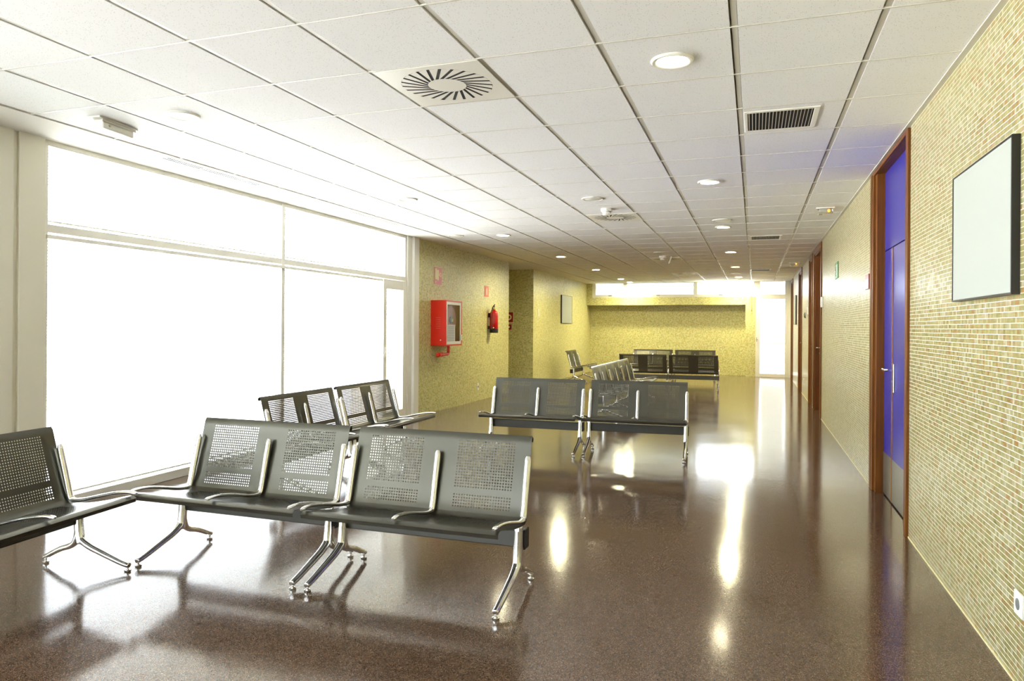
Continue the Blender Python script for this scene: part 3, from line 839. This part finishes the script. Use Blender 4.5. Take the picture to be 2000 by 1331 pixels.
emergency('white ceiling emergency light box at upper left close to the window', (-3.98, 3.56, CEIL), P90 + .12, .27, False)

# ------------------------------------------------------------------ right wall fittings
def panel(name, label, y0, y1, z0, z1, x=XR, d=.03, sgn=-1):
    """blank board in a black frame on a wall whose room side is at x; sgn = direction into the room"""
    t = thing(name, label, 'board', (x, (y0 + y1) / 2, z0), 0, 'blank boards in black frames'); W = (y1 - y0) / 2; H = z1 - z0; e = .008
    bm = bm_new(); f = sorted((0, sgn * d))
    box(bm, f[0], f[1], -W, -W + e, 0, H); box(bm, f[0], f[1], W - e, W, 0, H); box(bm, f[0], f[1], -W + e, W - e, 0, e); box(bm, f[0], f[1], -W + e, W - e, H - e, H)
    obj('frame', bm, BLACK, t, bevel=.001)
    bm = bm_new(); f = sorted((0, sgn * (d - .004))); box(bm, f[0], f[1], -W + e, W - e, e, H - e); obj('blank_sheet', bm, BOARD, t)
    return t
panel('notice_board', 'large blank board in a thin black frame on the right wall near the camera', 3.165, 4.02, CAM_H + .137, CAM_H + .746)
panel('notice_board', 'blank board far down the right wall between two doors, seen edge-on', 18.15, 18.85, CAM_H + .10, CAM_H + .80)
panel('notice_board', 'blank board hanging on the far left mosaic wall above the single bench', 17.87, 18.96, CAM_H + .106, CAM_H + .845, XL, .035, 1)

# room sign by the blue door
t = thing('room_sign', 'small dark red and white room sign beside the blue double door', 'sign', (XR, 6.965, CAM_H + .355))
bm = bm_new(); box(bm, -.012, 0, -.10, .10, 0, .13); obj('sign_plate', bm, mat('maroon_plate', (126, 52, 44), .3), t, bevel=.002)
bm = bm_new(); box(bm, -.014, -.012, -.098, .098, .05, .085); obj('white_band', bm, PLASTIC, t)
# green escape sign
t = thing('exit_sign', 'small green emergency exit sign high on the right mosaic wall', 'sign', (XR, 9.48, CAM_H + .615))
bm = bm_new(); box(bm, -.010, 0, -.15, .15, 0, .20); obj('sign_plate', bm, GREEN, t, bevel=.002)
bm = bm_new()
box(bm, -.0115, -.010, -.12, -.04, .02, .17)                                  # door
cyl(bm, (-.0115, .03, .155), .014, .0015, axis='x', n=14)                     # running figure
for p in ([(.03, .14), (.015, .09)], [(.015, .09), (.045, .06), (.04, .03)], [(.015, .09), (-.01, .06), (-.03, .05)], [(.028, .13), (.055, .11), (.065, .125)], [(.028, .13), (-.005, .115), (-.015, .095)]):
    for (a, b), (c, d_) in zip(p, p[1:]): tube(bm, [(-.0108, a, b), (-.0108, c, d_)], .0065, 6, flat=.3)
box(bm, -.0115, -.010, .08, .135, .085, .10)
obj('pictogram', bm, PLASTIC, t)

def plate_box(name, label, cat, y, z, hy, hz, d, group=None, m=PLASTIC, x=XR, sgn=-1, socket=False, rocker=False):
    t = thing(name, label, cat, (x, y, z), 0, group); f = sorted((0, sgn * d))
    bm = bm_new(); box(bm, f[0], f[1], -hy, hy, -hz, hz); obj('cover_plate', bm, m, t, bevel=min(.006, d * .4), seg=3)
    if socket:
        bm = bm_new(); q = sgn * (d + .001); lathe(bm, [(.021, 0), (.021, sgn * .0015), (.019, sgn * .0015), (0, sgn * .0005)], (sgn * d, 0, 0), 24, axis='x'); obj('socket_insert', bm, GREYP, t, smooth=True)
    if rocker:
        bm = bm_new(); f = sorted((sgn * d, sgn * (d + .004))); box(bm, f[0], f[1], -hy * .6, hy * .6, -hz * .6, hz * .6); obj('rocker', bm, WHITE, t, bevel=.002)
    return t
plate_box('wall_outlet', 'white wall outlet low on the right wall at the picture edge', 'outlet', 3.13, CAM_H - 1.025, .045, .045, .012, socket=True)
plate_box('wall_outlet', 'small white outlet low on the right wall far between the last doors', 'outlet', 15.4, .30, .045, .045, .012, socket=True)
plate_box('thermostat', 'white thermostat box on the right wall just before the second door', 'thermostat', 11.33, CAM_H + .395, .055, .075, .03, rocker=True)
plate_box('wall_switch', 'white switch on the right wall just beyond the third door', 'switch', 14.22, CAM_H + .33, .045, .07, .025, rocker=True)
plate_box('wall_switch', 'white switch on the right wall just beyond the fourth door', 'switch', 17.42, CAM_H + .27, .045, .07, .02, rocker=True)
t = thing('wall_sounder', 'small round grey-green sounder on the right wall between the third and fourth door', 'alarm', (XR, 15.05, CAM_H + .27))
bm = bm_new(); lathe(bm, [(.055, 0), (.055, -.02), (.04, -.035), (0, -.04)], (0, 0, 0), 24, axis='x'); obj('sounder_cap', bm, GREYP, t, smooth=True)
bm = bm_new(); lathe(bm, [(.06, 0), (.06, -.006), (.055, -.006)], (0, 0, 0), 24, axis='x'); obj('back_ring', bm, PLASTIC, t, smooth=True)

# ------------------------------------------------------------------ left wall fittings
plate_box('wall_outlet', 'small white outlet low on the left mosaic wall below the extinguisher', 'outlet', 12.05, CAM_H - 1.09, .04, .065, .012, x=XL, sgn=1, socket=True)
plate_box('wall_switch', 'tall white double switch on the wall beside the dark alcove', 'switch', 15.85, CAM_H + .34, .04, .085, .012, x=XL, sgn=1, rocker=True)

# hose sign
t = thing('fire_hose_sign', 'red and cream fire hose pictogram sign above the red cabinet', 'sign', (XL, 10.30, CAM_H + .655))
bm = bm_new(); box(bm, 0, .004, -.155, .155, 0, .295); obj('sign_border', bm, SIGNCREAM, t)
bm = bm_new(); box(bm, .004, .006, -.145, .145, .009, .286); obj('sign_face', bm, SIGNRED, t)
bm = bm_new()
box(bm, .006, .0075, -.11, .025, .09, .245); box(bm, .006, .0075, -.11, -.06, .245, .262); box(bm, .006, .0075, -.03, .025, .075, .09)
cyl(bm, (.006, .085, .17), .038, .0015, axis='x', n=20); box(bm, .006, .0075, .025, .06, .163, .177)
cyl(bm, (.006, -.085, .055), .011, .0015, axis='x', n=12); cyl(bm, (.006, -.085, .03), .007, .0015, axis='x', n=12)
obj('pictogram', bm, SIGNCREAM, t)
bm = bm_new(); box(bm, .0075, .0085, .079, .091, .135, .205); box(bm, .0075, .0085, .05, .12, .165, .175); obj('valve_cross', bm, SIGNRED, t)
# extinguisher sign
t = thing('extinguisher_sign', 'small sheen-paled pinkish extinguisher sign above the red extinguisher', 'sign', (XL, 12.47, CAM_H + .565))
bm = bm_new(); box(bm, 0, .004, -.105, .105, 0, .20); obj('sign_face', bm, SIGNPINK, t)
bm = bm_new(); box(bm, .004, .0055, -.02, .025, .03, .15); box(bm, .004, .0055, -.008, .012, .15, .17); obj('pictogram', bm, SIGNCREAM, t)
# alcove fire signs
t = thing('alarm_sign', 'red and cream sign peeking out at the edge of the dark alcove', 'sign', (-5.34, 15.45, CAM_H + .10))
bm = bm_new(); box(bm, -.11, .11, -.004, 0, 0, .25); obj('sign_border', bm, SIGNCREAM, t)
bm = bm_new(); box(bm, -.10, .10, -.006, -.004, .01, .24); obj('sign_face', bm, mat('deep_sign_red', (150, 24, 22), .35), t)
bm = bm_new(); lathe(bm, [(.065, -.006), (.065, -.0075), (.035, -.0075), (.035, -.006)], (0, 0, .125), 24, axis='y'); obj('ring_mark', bm, SIGNCREAM, t)
t = thing('alarm_call_point', 'small red fire alarm button under the alcove sign', 'alarm', (-5.335, 15.45, CAM_H - .06))
bm = bm_new(); box(bm, -.06, .06, -.045, 0, 0, .12); obj('call_point_box', bm, mat('call_point_red', (140, 20, 20), .35), t, bevel=.006)
bm = bm_new(); box(bm, -.03, .03, -.048, -.045, .035, .085); obj('glass_window', bm, SIGNCREAM, t)

# fire hose cabinet
CZ = CAM_H - .30
t = thing('fire_hose_cabinet', 'red wall cabinet with glass door and hose reel on the left mosaic wall', 'fire cabinet', (XL, 10.05, CZ))
DX, WY, HZ = .25, .62, .71
bm = bm_new()
box(bm, 0, .01, 0, WY, 0, HZ); box(bm, .01, DX, 0, .012, 0, HZ); box(bm, .01, DX, WY - .012, WY, 0, HZ); box(bm, .01, DX, .012, WY - .012, 0, .012); box(bm, .01, DX, .012, WY - .012, HZ - .012, HZ)
obj('cabinet_body', bm, RED, t, bevel=.003)
bm = bm_new()
for k in range(6):
    v = box(bm, .09, .165, -.0022, 0, .27 + k * .033, .276 + k * .033)
obj('vent_slits', bm, SIGNPINK, t)
bm = bm_new(); lathe(bm, [(.009, 0), (.009, -.006), (0, -.008)], (.17, 0, .09), 16, axis='y'); obj('side_screw', bm, PLASTIC, t, smooth=True)
bm = bm_new(); e = .022
box(bm, DX, DX + .014, 0, WY, 0, e); box(bm, DX, DX + .014, 0, WY, HZ - e, HZ); box(bm, DX, DX + .014, 0, .012, e, HZ - e); box(bm, DX, DX + .014, WY - e, WY, e, HZ - e)
dr = obj('cabinet_door', bm, RED, t, bevel=.002)
bm = bm_new(); e2 = .018
box(bm, DX + .001, DX + .010, .012, WY - e, e, e + .045); box(bm, DX + .001, DX + .010, .012, WY - e, HZ - e - .045, HZ - e); box(bm, DX + .001, DX + .010, .012, .05, e + .045, HZ - e - .045); box(bm, DX + .001, DX + .010, WY - e - .05, WY - e, e + .045, HZ - e - .045)
obj('pane_border', bm, PLASTIC, dr)
bm = bm_new(); bm.faces.new([bm.verts.new(p) for p in ((DX + .006, .05, e), (DX + .006, WY - .07, e), (DX + .006, WY - .07, HZ - e), (DX + .006, .05, HZ - e))]); obj('door_pane', bm, CGLASS, dr, recalc=False)
bm = bm_new(); box(bm, DX + .007, DX + .008, .07, .36, .05, .33); obj('instruction_sheet', bm, PAPER, dr)
bm = bm_new()
for k in range(9): box(bm, DX + .008, DX + .0086, .09, .33, .075 + k * .027, .081 + k * .027)
obj('printed_lines', bm, GREYP, dr)
bm = bm_new(); box(bm, DX + .014, DX + .03, WY - .075, WY - .035, .08, .17); obj('door_catch', bm, PLASTIC, dr, bevel=.003)
bm = bm_new(); cy_, cz_ = .30, .40
for k in range(5): lathe(bm, [(.24 - k * .006, .07 + k * .028), (.252 - k * .006, .084 + k * .028), (.24 - k * .006, .098 + k * .028)], (0, cy_, cz_), 40, axis='x')
lathe(bm, [(.235, .07), (.235, .20), (.06, .205), (.06, .07)], (0, cy_, cz_), 40, axis='x')
rl = obj('hose_reel', bm, HOSE, t, smooth=True)
bm = bm_new(); lathe(bm, [(.06, .20), (.06, .22), (.035, .225), (.035, .232), (0, .234)], (0, cy_, cz_), 24, axis='x'); obj('reel_hub', bm, GREYP, rl, smooth=True)
bm = bm_new(); lathe(bm, [(.026, .234), (.026, .242), (0, .243)], (0, cy_, cz_), 20, axis='x'); obj('hub_cap', bm, mat('yellow_cap', (222, 206, 84), .4), rl, smooth=True)
bm = bm_new(); tube(bm, catmull([(.15, .34, .0), (.15, .34, -.07), (.15, .335, -.115), (.15, .30, -.135), (.15, .22, -.138), (.15, .10, -.138)]), .024, 16)
pp = obj('supply_pipe', bm, RED, t, smooth=True)
bm = bm_new(); lathe(bm, [(.026, 0), (.036, .01), (.038, .05), (.030, .10), (.036, .12), (.036, .16), (.024, .175), (0, .176)], (.15, .11, -.138), 20, axis='y')
for v in bm.verts: v.co.y = .11 - (v.co.y - .11)
obj('valve_wheel', bm, RED, pp, smooth=True)

# fire extinguisher
t = thing('fire_extinguisher', 'red fire extinguisher with black base ring hung on the left mosaic wall', 'fire extinguisher', (XL + .105, 12.60, CAM_H - .10))
bm = bm_new(); lathe(bm, [(0, .0), (.070, .0), (.078, .01), (.078, .34), (.070, .375), (.048, .40), (.028, .41), (.028, .425), (0, .425)], (0, 0, 0), 32); obj('cylinder', bm, DRED, t, smooth=True)
bm = bm_new(); lathe(bm, [(0, -.012), (.074, -.012), (.081, -.004), (.081, .06), (.078, .062)], (0, 0, 0), 32); obj('base_ring', bm, RUBBER, t, smooth=True)
bm = bm_new(); lathe(bm, [(.022, .42), (.024, .43), (.018, .45), (.02, .47), (0, .475)], (0, 0, 0), 16); box(bm, -.012, .012, -.055, .02, .445, .465); vv = obj('valve_head', bm, BRASS, t, smooth=True)
bm = bm_new(); tube(bm, [(0, .03, .475), (0, -.03, .50), (0, -.10, .445)][::-1], .008, 8, flat=1); tube(bm, [(0, -.02, .462), (0, -.06, .45), (0, -.12, .40)], .007, 8); tube(bm, [(0, .0, .47), (0, .02, .515), (0, .045, .525)], .008, 8)
obj('trigger_handle', bm, RUBBER, vv)
bm = bm_new(); tube(bm, catmull([(0, -.05, .452), (0, -.12, .42), (0, -.165, .33), (0, -.168, .20), (0, -.14, .08), (0, -.09, .05)]), .0065, 8); obj('discharge_hose', bm, RUBBER, t, smooth=True)
bm = bm_new(); box(bm, -.105, -.07, -.03, .03, .28, .36); box(bm, -.105, -.07, -.03, .03, .06, .12); obj('wall_bracket', bm, RUBBER, t)
bm = bm_new(); cyl(bm, (.02, -.079, .085), .011, .006, axis='y', n=14); obj('gauge', bm, PLASTIC, t)
